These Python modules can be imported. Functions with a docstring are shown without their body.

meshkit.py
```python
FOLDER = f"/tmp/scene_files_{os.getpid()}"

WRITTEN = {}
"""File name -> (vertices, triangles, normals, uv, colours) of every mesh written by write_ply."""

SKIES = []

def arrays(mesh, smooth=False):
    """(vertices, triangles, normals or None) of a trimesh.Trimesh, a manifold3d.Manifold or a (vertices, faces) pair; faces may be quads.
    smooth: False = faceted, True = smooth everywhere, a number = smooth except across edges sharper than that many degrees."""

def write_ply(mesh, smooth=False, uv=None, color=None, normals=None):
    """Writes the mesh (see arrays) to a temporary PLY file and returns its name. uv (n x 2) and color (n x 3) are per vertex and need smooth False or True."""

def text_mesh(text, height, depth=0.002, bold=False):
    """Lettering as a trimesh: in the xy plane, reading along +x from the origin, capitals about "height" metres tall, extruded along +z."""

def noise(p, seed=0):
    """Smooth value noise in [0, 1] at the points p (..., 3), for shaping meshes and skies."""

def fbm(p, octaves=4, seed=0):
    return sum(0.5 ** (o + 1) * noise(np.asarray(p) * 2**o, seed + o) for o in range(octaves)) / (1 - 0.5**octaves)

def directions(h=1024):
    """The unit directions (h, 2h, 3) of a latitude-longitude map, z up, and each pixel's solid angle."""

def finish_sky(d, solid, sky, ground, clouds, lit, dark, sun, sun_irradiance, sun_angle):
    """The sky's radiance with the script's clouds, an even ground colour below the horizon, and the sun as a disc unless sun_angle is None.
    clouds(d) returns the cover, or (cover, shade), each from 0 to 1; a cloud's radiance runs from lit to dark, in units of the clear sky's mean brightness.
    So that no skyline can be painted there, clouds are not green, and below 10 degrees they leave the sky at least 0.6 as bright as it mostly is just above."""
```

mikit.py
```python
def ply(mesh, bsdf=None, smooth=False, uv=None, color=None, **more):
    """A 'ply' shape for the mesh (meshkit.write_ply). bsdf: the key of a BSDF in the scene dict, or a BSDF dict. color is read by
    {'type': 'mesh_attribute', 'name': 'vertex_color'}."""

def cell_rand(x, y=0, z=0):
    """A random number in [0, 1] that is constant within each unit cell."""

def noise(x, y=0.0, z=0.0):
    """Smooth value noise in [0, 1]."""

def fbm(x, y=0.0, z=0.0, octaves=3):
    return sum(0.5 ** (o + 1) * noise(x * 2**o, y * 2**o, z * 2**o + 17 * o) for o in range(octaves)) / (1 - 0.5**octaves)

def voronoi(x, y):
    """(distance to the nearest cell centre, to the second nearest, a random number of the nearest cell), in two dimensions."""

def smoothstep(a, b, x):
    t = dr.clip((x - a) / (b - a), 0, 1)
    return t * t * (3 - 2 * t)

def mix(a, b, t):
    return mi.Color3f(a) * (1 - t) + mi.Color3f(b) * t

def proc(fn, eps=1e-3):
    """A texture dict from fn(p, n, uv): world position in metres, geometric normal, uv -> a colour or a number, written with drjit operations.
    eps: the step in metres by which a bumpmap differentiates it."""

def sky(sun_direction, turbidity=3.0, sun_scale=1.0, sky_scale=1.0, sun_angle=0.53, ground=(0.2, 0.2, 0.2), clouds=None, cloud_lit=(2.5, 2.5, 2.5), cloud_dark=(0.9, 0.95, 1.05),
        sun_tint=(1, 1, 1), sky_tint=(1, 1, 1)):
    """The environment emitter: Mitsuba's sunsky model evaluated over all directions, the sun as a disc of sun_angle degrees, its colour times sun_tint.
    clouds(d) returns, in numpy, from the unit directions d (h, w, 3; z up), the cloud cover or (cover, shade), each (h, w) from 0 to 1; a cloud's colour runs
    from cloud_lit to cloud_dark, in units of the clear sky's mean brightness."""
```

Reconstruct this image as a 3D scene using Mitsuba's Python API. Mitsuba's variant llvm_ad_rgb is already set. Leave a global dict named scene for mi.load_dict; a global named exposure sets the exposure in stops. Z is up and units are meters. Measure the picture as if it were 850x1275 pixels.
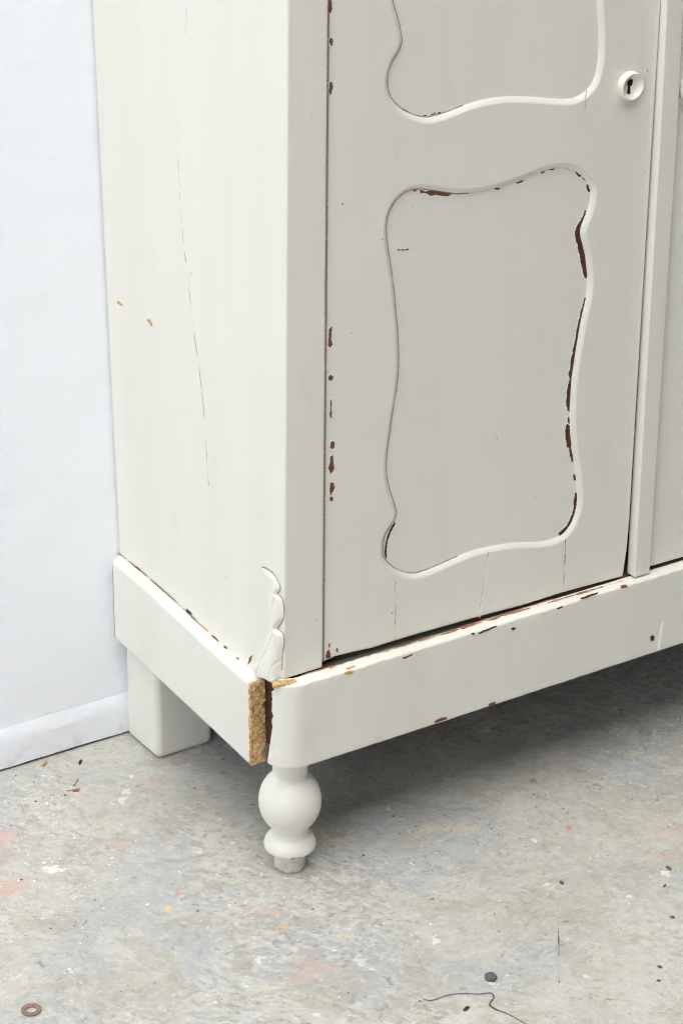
import math
import numpy as np
import trimesh, manifold3d as m3
import shapely.geometry as sg
from scipy.interpolate import splprep, splev
import drjit as dr
import mitsuba as mi
import mikit, meshkit
from mikit import noise, fbm, voronoi, smoothstep, mix

# ---------------------------------------------------------------- camera, light, exposure
scene, labels = {}, {}
T = mi.ScalarTransform4f
EYE = np.array([-1.2645, -2.01856, 1.58462])
FWD = np.array([0.498382, 0.752549, -0.430448])
UP = np.array([0.228185, 0.365133, 0.902557])
scene['camera'] = {'type': 'perspective', 'fov': 14.698, 'fov_axis': 'x', 'near_clip': 0.05, 'far_clip': 60.0,
                   'to_world': T().look_at(origin=EYE.tolist(), target=(EYE + FWD).tolist(), up=UP.tolist())}
exposure = 0.0
KEY = 2.8        # radiance of the big added light panel at the left
TOP = 5.3        # radiance of the added overhead light panel
rng = np.random.default_rng(7)

# ---------------------------------------------------------------- measured outlines, metres
LOWER = [(0.1387, 0.6756), (0.1351, 0.6931), (0.1336, 0.7109), (0.1348, 0.7249), (0.1407, 0.7388), (0.1491, 0.7473), (0.1596, 0.7525), (0.1723, 0.7539), (0.1882, 0.7506), (0.2037, 0.7461), (0.2203, 0.7415), (0.2359, 0.7392), (0.2604, 0.7385), (0.2766, 0.7396), (0.2929, 0.7417), (0.3087, 0.7444), (0.3256, 0.7471), (0.3417, 0.7479), (0.3581, 0.7457), (0.3685, 0.7412), (0.3792, 0.734), (0.388, 0.7252), (0.3946, 0.715), (0.3964, 0.7043), (0.3952, 0.6931), (0.3918, 0.6823), (0.3872, 0.6726), (0.3855, 0.6659), (0.3875, 0.6585), (0.3914, 0.6463), (0.3953, 0.6322), (0.398, 0.6174), (0.3989, 0.6038), (0.3969, 0.5843), (0.3936, 0.5705), (0.3902, 0.5484), (0.3872, 0.527), (0.3856, 0.5117), (0.3845, 0.4971), (0.3841, 0.4833), (0.3843, 0.4674), (0.3854, 0.4464), (0.3887, 0.4249), (0.3931, 0.4049), (0.3964, 0.3869), (0.3989, 0.3728), (0.4002, 0.3599), (0.3995, 0.3446), (0.3964, 0.3326), (0.3906, 0.3214), (0.3812, 0.313), (0.3684, 0.3093), (0.3532, 0.3093), (0.3369, 0.3116), (0.3098, 0.318), (0.2885, 0.3205), (0.2674, 0.3218), (0.2496, 0.3211), (0.231, 0.3184), (0.2145, 0.3158), (0.1971, 0.3136), (0.1818, 0.3141), (0.1695, 0.3184), (0.158, 0.3247), (0.1486, 0.3324), (0.141, 0.3414), (0.1369, 0.3537), (0.1368, 0.3641), (0.1384, 0.373), (0.1424, 0.3813), (0.1482, 0.3882), (0.1521, 0.3942), (0.1504, 0.4034), (0.1467, 0.4145), (0.1424, 0.4274), (0.1397, 0.4418), (0.1387, 0.4547), (0.1399, 0.4699), (0.1426, 0.4918), (0.1459, 0.5161), (0.149, 0.535), (0.1509, 0.5566), (0.1511, 0.5785), (0.1495, 0.6006), (0.147, 0.621), (0.1436, 0.6474)]
UPPER = [(0.3917, 0.9341), (0.3915, 0.9139), (0.393, 0.8998), (0.3955, 0.8847), (0.3971, 0.868), (0.397, 0.8514), (0.396, 0.8382), (0.3927, 0.827), (0.3872, 0.8177), (0.3785, 0.8115), (0.3666, 0.8074), (0.3545, 0.8071), (0.3413, 0.8091), (0.3181, 0.8139), (0.2942, 0.8186), (0.2725, 0.8213), (0.2569, 0.8218), (0.2424, 0.8212), (0.2252, 0.8189), (0.2091, 0.8157), (0.1949, 0.8138), (0.1835, 0.8137), (0.1712, 0.8172), (0.1598, 0.8224), (0.1512, 0.8278), (0.1437, 0.8342), (0.1375, 0.8419), (0.1334, 0.8505), (0.1317, 0.8595), (0.1321, 0.8674), (0.1343, 0.8766), (0.1384, 0.8855), (0.1442, 0.8929), (0.1472, 0.9), (0.1456, 0.9088), (0.1422, 0.921), (0.1387, 0.9316), (0.1358, 0.9428), (0.1335, 0.9662)]
DOORRIGHT = [(0.467, 0.9), (0.4672, 0.7604), (0.4691, 0.3108), (0.468, 0.2762), (0.466, 0.2566), (0.4643, 0.2399)]
ASTR_L = [(0.4664, 0.9018), (0.4686, 0.7622), (0.4721, 0.3131), (0.4729, 0.251)]
DOORBOT = [(0.0704, 0.2464), (0.0833, 0.2481), (0.1053, 0.2472), (0.1285, 0.2455), (0.1559, 0.2461), (0.1867, 0.2464), (0.2704, 0.2456), (0.3241, 0.244), (0.3786, 0.2454), (0.4229, 0.2447), (0.4635, 0.2442)]
BACK = [(0.4156, 0.8699), (0.401, 0.5037), (0.3909, 0.2315)]
LEAF = [(0.0629, 0.3549), (0.0463, 0.3581), (0.0366, 0.3559), (0.0293, 0.3502), (0.0274, 0.347), (0.0325, 0.3378), (0.0252, 0.3369), (0.0211, 0.3304), (0.0204, 0.3223), (0.0234, 0.3107), (0.0306, 0.2976), (0.0233, 0.2968), (0.02, 0.2898), (0.0215, 0.2788), (0.0231, 0.2667), (0.0238, 0.255), (0.0253, 0.2438), (0.0294, 0.2362), (0.0425, 0.2313), (0.0574, 0.2271), (0.0708, 0.2241), (0.075, 0.2279), (0.0691, 0.2413), (0.0591, 0.2613), (0.0526, 0.2786), (0.0501, 0.292), (0.0494, 0.3065), (0.0486, 0.3255), (0.0503, 0.3406), (0.0552, 0.3496)]
SIDECRACK = [(0.2344, 0.7871), (0.2333, 0.745), (0.2295, 0.6946), (0.2238, 0.6528), (0.216, 0.6201), (0.2099, 0.5866), (0.202, 0.5535), (0.1908, 0.5123), (0.1846, 0.4781), (0.1802, 0.4336), (0.1764, 0.4025)]
SIDECRACK2 = [(0.214, 0.9154), (0.2136, 0.8994), (0.2148, 0.8813)]
SIDECHIPS = [[(0.375, 0.5454), (0.3693, 0.5483), (0.3618, 0.547), (0.3591, 0.5451), (0.3657, 0.5439), (0.3723, 0.5435)], [(0.3064, 0.5479), (0.2991, 0.5504), (0.2947, 0.5473), (0.2939, 0.5438), (0.2993, 0.5429), (0.302, 0.5457), (0.3056, 0.5454)], [(0.0898, 0.2363), (0.0856, 0.2412), (0.0881, 0.2332), (0.0932, 0.227)]]
CHIPS = {
    'edge': [[(0.0712, 0.6207), (0.0743, 0.6231), (0.0745, 0.6175), (0.0736, 0.61), (0.0753, 0.6045), (0.0728, 0.6007), (0.07, 0.6047), (0.0708, 0.6123)], [(0.0712, 0.57), (0.0736, 0.5721), (0.0764, 0.5689), (0.075, 0.5657), (0.0722, 0.5655), (0.0708, 0.5675)], [(0.0734, 0.5452), (0.0751, 0.5422), (0.0747, 0.5335), (0.0754, 0.5263), (0.0736, 0.5241), (0.0726, 0.5287), (0.0734, 0.5355)], [(0.0743, 0.4983), (0.0786, 0.4978), (0.0787, 0.4911), (0.0763, 0.4899), (0.0739, 0.4922)], [(0.074, 0.4824), (0.0768, 0.4826), (0.0779, 0.4743), (0.0789, 0.4678), (0.0766, 0.4648), (0.0745, 0.4626), (0.0717, 0.4704), (0.0736, 0.4744)], [(0.0743, 0.4527), (0.0781, 0.4518), (0.0792, 0.4453), (0.0763, 0.4405), (0.0744, 0.4383), (0.0734, 0.4457)], [(0.0735, 0.4362), (0.0764, 0.4369), (0.0778, 0.4329), (0.075, 0.4313)], [(0.0676, 0.9516), (0.0702, 0.9513), (0.0716, 0.9434), (0.0694, 0.9391), (0.0679, 0.9409)], [(0.0686, 0.9147), (0.0715, 0.9158), (0.0729, 0.9118), (0.0714, 0.9073), (0.0693, 0.9092)], [(0.0692, 0.8718), (0.0714, 0.8731), (0.0731, 0.8681), (0.072, 0.8636), (0.0702, 0.8591), (0.0689, 0.8633)], [(0.0722, 0.2584), (0.0747, 0.2605), (0.0768, 0.2523), (0.0763, 0.2491), (0.0708, 0.2501), (0.0703, 0.2541)], [(0.0836, 0.259), (0.0854, 0.258), (0.0859, 0.2545), (0.0844, 0.2537), (0.0832, 0.2563)], [(0.0736, 0.2666), (0.0756, 0.267), (0.0762, 0.263), (0.0745, 0.2616)], [(0.0846, 0.7501), (0.086, 0.7499), (0.086, 0.7478), (0.0849, 0.748)]],
    'top': [[(0.1774, 0.7459), (0.1817, 0.7455), (0.1846, 0.743), (0.1904, 0.7437), (0.203, 0.7403), (0.2156, 0.7369), (0.2157, 0.7347), (0.2119, 0.7335), (0.2041, 0.7355), (0.1963, 0.7376), (0.1901, 0.738), (0.1861, 0.741), (0.1827, 0.7424), (0.1794, 0.7422)], [(0.1698, 0.7469), (0.1745, 0.7468), (0.175, 0.7454), (0.1712, 0.7454)], [(0.2283, 0.7355), (0.2322, 0.735), (0.2318, 0.7328), (0.2293, 0.7333)]],
    'right': [[(0.3826, 0.6814), (0.3797, 0.678), (0.3758, 0.6738), (0.3734, 0.6677), (0.3745, 0.6613), (0.3776, 0.6519), (0.381, 0.6398), (0.3849, 0.6275), (0.3869, 0.6191), (0.3899, 0.6136), (0.3917, 0.6146), (0.3913, 0.6245), (0.3893, 0.6347), (0.3856, 0.6443), (0.3832, 0.6553), (0.3784, 0.665), (0.3789, 0.6711), (0.3834, 0.6773)], [(0.3908, 0.5905), (0.3897, 0.5835), (0.3869, 0.5768), (0.384, 0.5637), (0.3805, 0.5435), (0.3773, 0.5258), (0.376, 0.5122), (0.3746, 0.5051), (0.3763, 0.502), (0.3741, 0.4895), (0.373, 0.472), (0.3744, 0.4671), (0.3778, 0.463), (0.378, 0.4691), (0.3766, 0.475), (0.3798, 0.4836), (0.3797, 0.4948), (0.3813, 0.5037), (0.3815, 0.5185), (0.3835, 0.5291), (0.3856, 0.547), (0.3873, 0.5612), (0.3911, 0.5768), (0.3928, 0.5883)], [(0.3755, 0.4485), (0.374, 0.4418), (0.3751, 0.4312), (0.3775, 0.4221), (0.3809, 0.4199), (0.3823, 0.4238), (0.3808, 0.4365), (0.3794, 0.4453)], [(0.3923, 0.3635), (0.3912, 0.3556), (0.3909, 0.3459), (0.3895, 0.3385), (0.3866, 0.3314), (0.3815, 0.3248), (0.3742, 0.3198), (0.3718, 0.3185), (0.3744, 0.3159), (0.384, 0.3193), (0.3901, 0.3286), (0.3938, 0.3394), (0.3948, 0.3499), (0.3936, 0.3608)], [(0.3766, 0.4563), (0.3786, 0.4492), (0.3779, 0.4489), (0.3762, 0.4535)], [(0.3809, 0.4194), (0.3835, 0.4122), (0.3856, 0.4031), (0.3845, 0.4033), (0.3823, 0.4105), (0.3805, 0.4176)], [(0.3883, 0.3862), (0.3906, 0.3827), (0.3912, 0.3792), (0.3892, 0.3802)], [(0.3679, 0.7373), (0.3721, 0.7357), (0.3769, 0.7315), (0.3776, 0.7283), (0.3751, 0.7279), (0.3713, 0.7315), (0.3675, 0.7352)], [(0.3792, 0.7276), (0.3832, 0.7218), (0.3822, 0.722), (0.3782, 0.7269)], [(0.3856, 0.7162), (0.3892, 0.7086), (0.3881, 0.7088), (0.385, 0.7146)], [(0.3843, 0.6877), (0.3858, 0.6883), (0.3845, 0.6832), (0.3831, 0.6817)]],
    'topline': [[(0.2686, 0.7325), (0.2756, 0.7318), (0.2746, 0.73), (0.2697, 0.7309)], [(0.2953, 0.7339), (0.3053, 0.7353), (0.3034, 0.7332), (0.2974, 0.7327)], [(0.3261, 0.7396), (0.3311, 0.7405), (0.3302, 0.7388), (0.3267, 0.7385)], [(0.3371, 0.7412), (0.3432, 0.7408), (0.3423, 0.7394), (0.3382, 0.7398)], [(0.358, 0.7402), (0.3606, 0.7399), (0.3602, 0.7381), (0.3584, 0.7386)]],
    'left': [[(0.1566, 0.3863), (0.1517, 0.38), (0.1479, 0.3716), (0.1456, 0.3629), (0.1448, 0.3537), (0.1464, 0.3467), (0.1477, 0.3464), (0.1471, 0.3541), (0.148, 0.3651), (0.1518, 0.3753), (0.1576, 0.3841)]],
    'upper': [[(0.154, 0.8319), (0.1568, 0.8323), (0.1606, 0.8297), (0.1597, 0.8282), (0.1559, 0.8292)], [(0.1805, 0.8218), (0.1843, 0.822), (0.1838, 0.8209), (0.181, 0.8209)], [(0.189, 0.8221), (0.1947, 0.8225), (0.1947, 0.8214), (0.19, 0.8212)], [(0.1975, 0.8226), (0.2004, 0.8224), (0.2009, 0.8209), (0.198, 0.8211)]],
    'mark': [[(0.1534, 0.6882), (0.1565, 0.6875), (0.1565, 0.6862), (0.1536, 0.6867)], [(0.1574, 0.6874), (0.1617, 0.6868), (0.1618, 0.6855), (0.1575, 0.686)], [(0.1632, 0.6868), (0.1665, 0.6865), (0.1666, 0.6852), (0.1632, 0.6854)]],
}
DOORCRACKS = [[(0.2767, 0.3238), (0.2753, 0.3087), (0.2729, 0.2899), (0.2695, 0.2684), (0.2673, 0.2454)], [(0.3786, 0.3117), (0.3791, 0.2939), (0.3792, 0.2721), (0.3794, 0.2491)], [(0.1563, 0.3185), (0.1572, 0.2935), (0.1574, 0.2694), (0.1574, 0.2482)], [(0.3752, 0.8195), (0.3746, 0.8087), (0.3749, 0.796)]]
SEAM = [(0.3907, 0.2315), (0.3647, 0.2324), (0.3298, 0.2327), (0.288, 0.2313), (0.2507, 0.2302), (0.2142, 0.2277), (0.1749, 0.2233), (0.152, 0.22), (0.1189, 0.2178), (0.0882, 0.2157)]
SEAMCHIPS = [[(0.355, 0.2317), (0.3451, 0.2347), (0.3355, 0.2348), (0.3308, 0.2313), (0.3414, 0.2312), (0.3511, 0.2311)], [(0.26, 0.2285), (0.2536, 0.2284), (0.2508, 0.2287), (0.2555, 0.2261)], [(0.2592, 0.2259), (0.2563, 0.2297), (0.2499, 0.2281), (0.2527, 0.2263)], [(0.2305, 0.2327), (0.225, 0.2332), (0.2141, 0.2326), (0.216, 0.2303), (0.2269, 0.2289)], [(0.2053, 0.2252), (0.1962, 0.2279), (0.1837, 0.2276), (0.1766, 0.2254), (0.1874, 0.2215), (0.1981, 0.2235)], [(0.1766, 0.2254), (0.1677, 0.227), (0.1554, 0.2253), (0.1502, 0.2238), (0.1608, 0.2204), (0.1731, 0.2211)], [(0.1224, 0.223), (0.1155, 0.2248), (0.1103, 0.2228), (0.1069, 0.2195), (0.1155, 0.2165), (0.1207, 0.2189)], [(0.1449, 0.2253), (0.1379, 0.2256), (0.1397, 0.2223), (0.1467, 0.2215)], [(0.1362, 0.2224), (0.1293, 0.2227), (0.1276, 0.2211), (0.1345, 0.2193)], [(0.1052, 0.2194), (0.095, 0.2189), (0.0975, 0.2167), (0.1069, 0.2166)]]
RAILCHIPS = [[(0.2506, 0.2406), (0.2612, 0.2415), (0.2752, 0.2425), (0.2741, 0.2413), (0.2613, 0.2398), (0.2517, 0.239)], [(0.2951, 0.2332), (0.2994, 0.2339), (0.3014, 0.2316), (0.2974, 0.2303)], [(0.242, 0.2428), (0.2452, 0.2421), (0.2448, 0.2393), (0.2424, 0.2402)], [(0.4458, 0.2444), (0.4527, 0.2442), (0.4562, 0.2421), (0.4553, 0.2398), (0.4472, 0.241)], [(0.4944, 0.1656), (0.4978, 0.1672), (0.501, 0.1643), (0.5002, 0.1598), (0.496, 0.1607)], [(0.3893, 0.2443), (0.4016, 0.245), (0.414, 0.2451), (0.4129, 0.2433), (0.4017, 0.2429), (0.3916, 0.2427)], [(0.151, 0.2386), (0.1644, 0.2397), (0.1644, 0.2383), (0.1531, 0.237)], [(0.1964, 0.1482), (0.2048, 0.1491), (0.2123, 0.148), (0.2124, 0.1452), (0.1965, 0.1451)], [(0.2685, 0.1467), (0.2772, 0.1471), (0.2773, 0.1446), (0.2697, 0.1439)], [(0.3572, 0.2408), (0.3649, 0.2411), (0.3639, 0.2394), (0.3584, 0.2394)], [(0.0776, 0.2418), (0.0826, 0.2427), (0.0897, 0.2406), (0.0877, 0.2383), (0.0807, 0.2394)]]
RAILWHITE = [(0.5102, 0.1813), (0.5132, 0.1804), (0.5126, 0.1661), (0.5102, 0.145), (0.5063, 0.1461), (0.5075, 0.1634)]
RAILTOP = [[(0.0134, 0.0286), (0.0244, 0.0257), (0.0385, 0.026), (0.0555, 0.0246), (0.0688, 0.0234), (0.0812, 0.0208), (0.0781, 0.0176), (0.0645, 0.0168), (0.0503, 0.0165), (0.0365, 0.0182), (0.0278, 0.0185), (0.0184, 0.0194), (0.01, 0.0216)], [(0.2391, 0.0182), (0.2727, 0.0202), (0.2699, 0.0164), (0.255, 0.0137), (0.2386, 0.0131)], [(0.2717, 0.0219), (0.3046, 0.0224), (0.3379, 0.0228), (0.3698, 0.021), (0.3665, 0.0196), (0.3421, 0.0168), (0.3295, 0.019), (0.3135, 0.0123), (0.3005, 0.0138), (0.2873, 0.0165), (0.2708, 0.0147)], [(0.1509, 0.003), (0.1572, 0.0032), (0.1591, -0.0), (0.1539, -0.0031), (0.1488, -0.003)], [(0.0835, 0.0059), (0.094, 0.0065), (0.0945, 0.0042), (0.0849, 0.002)]]
RAILRAW = [[(0.0017, 0.0208), (0.0095, 0.0209), (0.0175, 0.0179), (0.0255, 0.0149), (0.0256, 0.0088), (0.0167, 0.0073), (0.0065, 0.0098), (-0.0028, 0.0106)]]
SIDEEND = [(0.0018, 0.0635, 0.2233), (0.0182, 0.0635, 0.2213), (-0.0007, 0.0635, 0.125), (0.0179, 0.0635, 0.1241)]
FL = {
    'pinkA': (-0.2436, 0.1641, 0.0188, 0.0077),
    'pinkB': (-0.2057, 0.2491, 0.0111, 0.0085),
    'pinkC': (-0.1045, 0.1715, 0.0094, 0.0043),
    'pinkD': (-0.0049, 0.2686, 0.0239, 0.0077),
    'pinkE': (-0.04, -0.139, 0.0205, 0.0068),
    'pinkF': (-0.0693, -0.1452, 0.012, 0.0051),
    'pinkG': (-0.0312, -0.0315, 0.0077, 0.0034),
    'pinkH': (0.4211, -0.128, 0.0239, 0.0103),
    'pinkI': (-0.0453, 0.2064, 0.0171, 0.0051),
    'pinkJ': (-0.2092, 0.2092, 0.0111, 0.0026),
    'pinkK': (0.3962, -0.172, 0.0137, 0.0051),
    'yelA': (0.2199, 0.0052, 0.0325, 0.0043),
    'yelB': (0.5044, 0.0216, 0.012, 0.0026),
    'tanA': (0.1129, 0.0572, 0.012, 0.0026),
    'whiteA': (-0.187, 0.167, 0.0103, 0.0043),
    'whiteB': (-0.0007, -0.154, 0.0068, 0.006),
    'redA': (0.3367, -0.0667, 0.0034, 0.0021),
    'orA': (0.3104, -0.0658, 0.0026, 0.0026),
    'orB': (-0.1212, 0.0309, 0.0034, 0.0026),
    'redB': (-0.0974, 0.0534, 0.0026, 0.0021),
    'pinkL': (0.3852, -0.113, 0.0077, 0.0026),
}
THREAD = [(0.0164, -0.2433), (0.0203, -0.249), (0.0341, -0.2505), (0.0493, -0.2541), (0.0644, -0.2637), (0.0729, -0.2684), (0.079, -0.271), (0.0793, -0.2761), (0.0727, -0.2823), (0.0667, -0.2872), (0.0666, -0.2935), (0.0717, -0.3054), (0.075, -0.317), (0.0788, -0.3319), (0.0839, -0.3475)]
FCRACK = [(0.2135, -0.2077), (0.1995, -0.2266), (0.1779, -0.2555), (0.1479, -0.2946)]
THINGS = [(-0.3236, -0.0495), (0.0943, -0.2507), (0.0435, -0.2796), (0.3776, -0.1904), (0.3518, -0.2148), (0.321, -0.2653), (0.2621, -0.1506), (0.2522, -0.3278), (0.236, -0.3456), (-0.0894, 0.295), (-0.0804, 0.31), (0.0573, -0.2387), (0.0379, -0.0575), (-0.0843, 0.3104), (0.0871, -0.0653), (0.1186, -0.1857), (0.2732, -0.2561), (0.2369, -0.2452), (0.0087, -0.0048), (-0.023, -0.0296), (-0.1353, -0.0534), (0.1458, -0.29), (-0.0932, 0.3664), (-0.0562, 0.3473)]
CREASES = [[(0.0253, 0.2999), (0.035, 0.2875), (0.048, 0.2672), (0.0596, 0.2456), (0.0679, 0.2263)], [(0.028, 0.3401), (0.0376, 0.321), (0.0432, 0.2978), (0.0513, 0.2733), (0.0662, 0.2415)], [(0.0186, 0.2696), (0.0315, 0.255), (0.0397, 0.2349)]]
LEAFRIGHT = [(0.0626, 0.3553), (0.0447, 0.3584), (0.0334, 0.3555), (0.0269, 0.3472), (0.0228, 0.3343), (0.021, 0.3193), (0.0209, 0.3007), (0.02, 0.287), (0.0214, 0.2675), (0.0245, 0.2442)]

# ---------------------------------------------------------------- helpers
LEVEL = {}


def key_of(name, parent=None):
    base = name if parent is None else parent + '__' + name
    n = LEVEL.get(base, 0)
    LEVEL[base] = n + 1
    return base if n == 0 else f'{base}_{n:03d}'


def add(name, mesh, bsdf, parent=None, smooth=30, label=None, cat=None, group=None, kind=None, **more):
    k = key_of(name, parent)
    scene[k] = mikit.ply(mesh, bsdf, smooth=smooth, **more)
    e = {}
    if label: e['label'] = label
    if cat: e['category'] = cat
    if group: e['group'] = group
    if kind: e['kind'] = kind
    if e: labels[k] = e
    return k


def thing(name, label, cat, group=None):
    k = key_of(name)
    labels[k] = {'label': label, 'category': cat}
    if group: labels[k]['group'] = group
    return k


def tm(man):
    m = man.to_mesh()
    return trimesh.Trimesh(np.array(m.vert_properties[:, :3]), np.array(m.tri_verts), process=False)


def hull_pts(pts, r, seg=16):
    return m3.Manifold.batch_hull([m3.Manifold.sphere(r, seg).translate([float(c) for c in p]) for p in pts])


def rbox(x0, x1, y0, y1, z0, z1, r=0.002, seg=12):
    return tm(hull_pts([(x, y, z) for x in (x0 + r, x1 - r) for y in (y0 + r, y1 - r) for z in (z0 + r, z1 - r)], r, seg))


def grid(P, closed_u=False, closed_v=False):
    """Quads over an (nu, nv, 3) array of points."""
    nu, nv = P.shape[:2]
    i = np.arange(nu if closed_u else nu - 1)[:, None]
    j = np.arange(nv if closed_v else nv - 1)[None, :]
    a = i * nv + j; b = ((i + 1) % nu) * nv + j; c = ((i + 1) % nu) * nv + (j + 1) % nv; d = i * nv + (j + 1) % nv
    f = np.stack([a, b, c, d], -1).reshape(-1, 4)
    f = np.vstack([f[:, [0, 1, 2]], f[:, [0, 2, 3]]])
    return trimesh.Trimesh(P.reshape(-1, 3), f, process=False)


def cat(*ms):
    return trimesh.util.concatenate(list(ms))


def flat_poly(poly):
    v, f = trimesh.creation.triangulate_polygon(poly, engine='earcut')
    return np.array(v), np.array(f)


def lathe(profile, n=64):
    a = np.linspace(0, 2 * np.pi, n, endpoint=False)
    p = np.array(profile, float)
    P = np.stack([p[None, :, 0] * np.cos(a)[:, None], p[None, :, 0] * np.sin(a)[:, None], np.repeat(p[None, :, 1], n, 0)], -1)
    return grid(P, closed_u=True)


def rough_outline(pts, amp=0.0004, step=0.0006, seed=0, period=0.002):
    """A closed outline resampled finely with a ragged edge."""
    p = np.array(list(pts) + [pts[0]], float)
    out = []
    for a, b in zip(p[:-1], p[1:]):
        n = max(2, int(np.hypot(*(b - a)) / step))
        out += [a + (b - a) * t for t in np.linspace(0, 1, n, endpoint=False)]
    out = np.array(out)
    q = np.c_[out, np.full(len(out), seed * 3.7)] / np.array([period, period, 1])
    d = np.stack([meshkit.fbm(q, 3, seed) - .5, meshkit.fbm(q + 31.3, 3, seed + 5) - .5], -1)
    poly = sg.Polygon(out + d * 2 * amp).buffer(0)
    if poly.geom_type != 'Polygon':
        poly = max(poly.geoms, key=lambda g: g.area)
    return poly


def flake(pts, frame, h=0.0003, amp=0.0004, seed=0, period=0.002):
    """A thin patch: the outline (in the surface's own 2-d coordinates) with a bevelled rim, h proud of the surface.
    frame(a, b, h) -> world points."""
    poly = rough_outline(pts, amp, seed=seed, period=period)
    v, f = flat_poly(poly)
    ring = np.array(poly.exterior.coords)[:-1]
    top = np.array(frame(v[:, 0], v[:, 1], h)).T
    lo = np.array(frame(ring[:, 0], ring[:, 1], -0.0004)).T
    hi = np.array(frame(ring[:, 0], ring[:, 1], h)).T
    side = grid(np.stack([lo, hi], 1), closed_u=True)
    return cat(trimesh.Trimesh(top, f, process=False), side)


def tube(pts, radii, n=8):
    pts = np.array(pts, float)
    t = np.gradient(pts, axis=0); t /= np.linalg.norm(t, axis=1, keepdims=True)
    up = np.array([0, 0, 1.0])
    s = np.cross(t, up); s /= np.maximum(np.linalg.norm(s, axis=1, keepdims=True), 1e-9)
    w = np.cross(s, t)
    a = np.linspace(0, 2 * np.pi, n, endpoint=False)
    r = np.broadcast_to(radii, (len(pts),))[:, None, None]
    P = pts[:, None] + r * (np.cos(a)[None, :, None] * s[:, None] + np.sin(a)[None, :, None] * w[:, None])
    return grid(P, closed_v=True)


def spline(pts, n, closed=False, smooth=0.0):
    p = np.array(pts, float)
    if closed: p = np.vstack([p, p[:1]])
    tck, _ = splprep(p.T, s=smooth, per=closed)
    return np.array(splev(np.linspace(0, 1, n, endpoint=not closed), tck)).T


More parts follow.
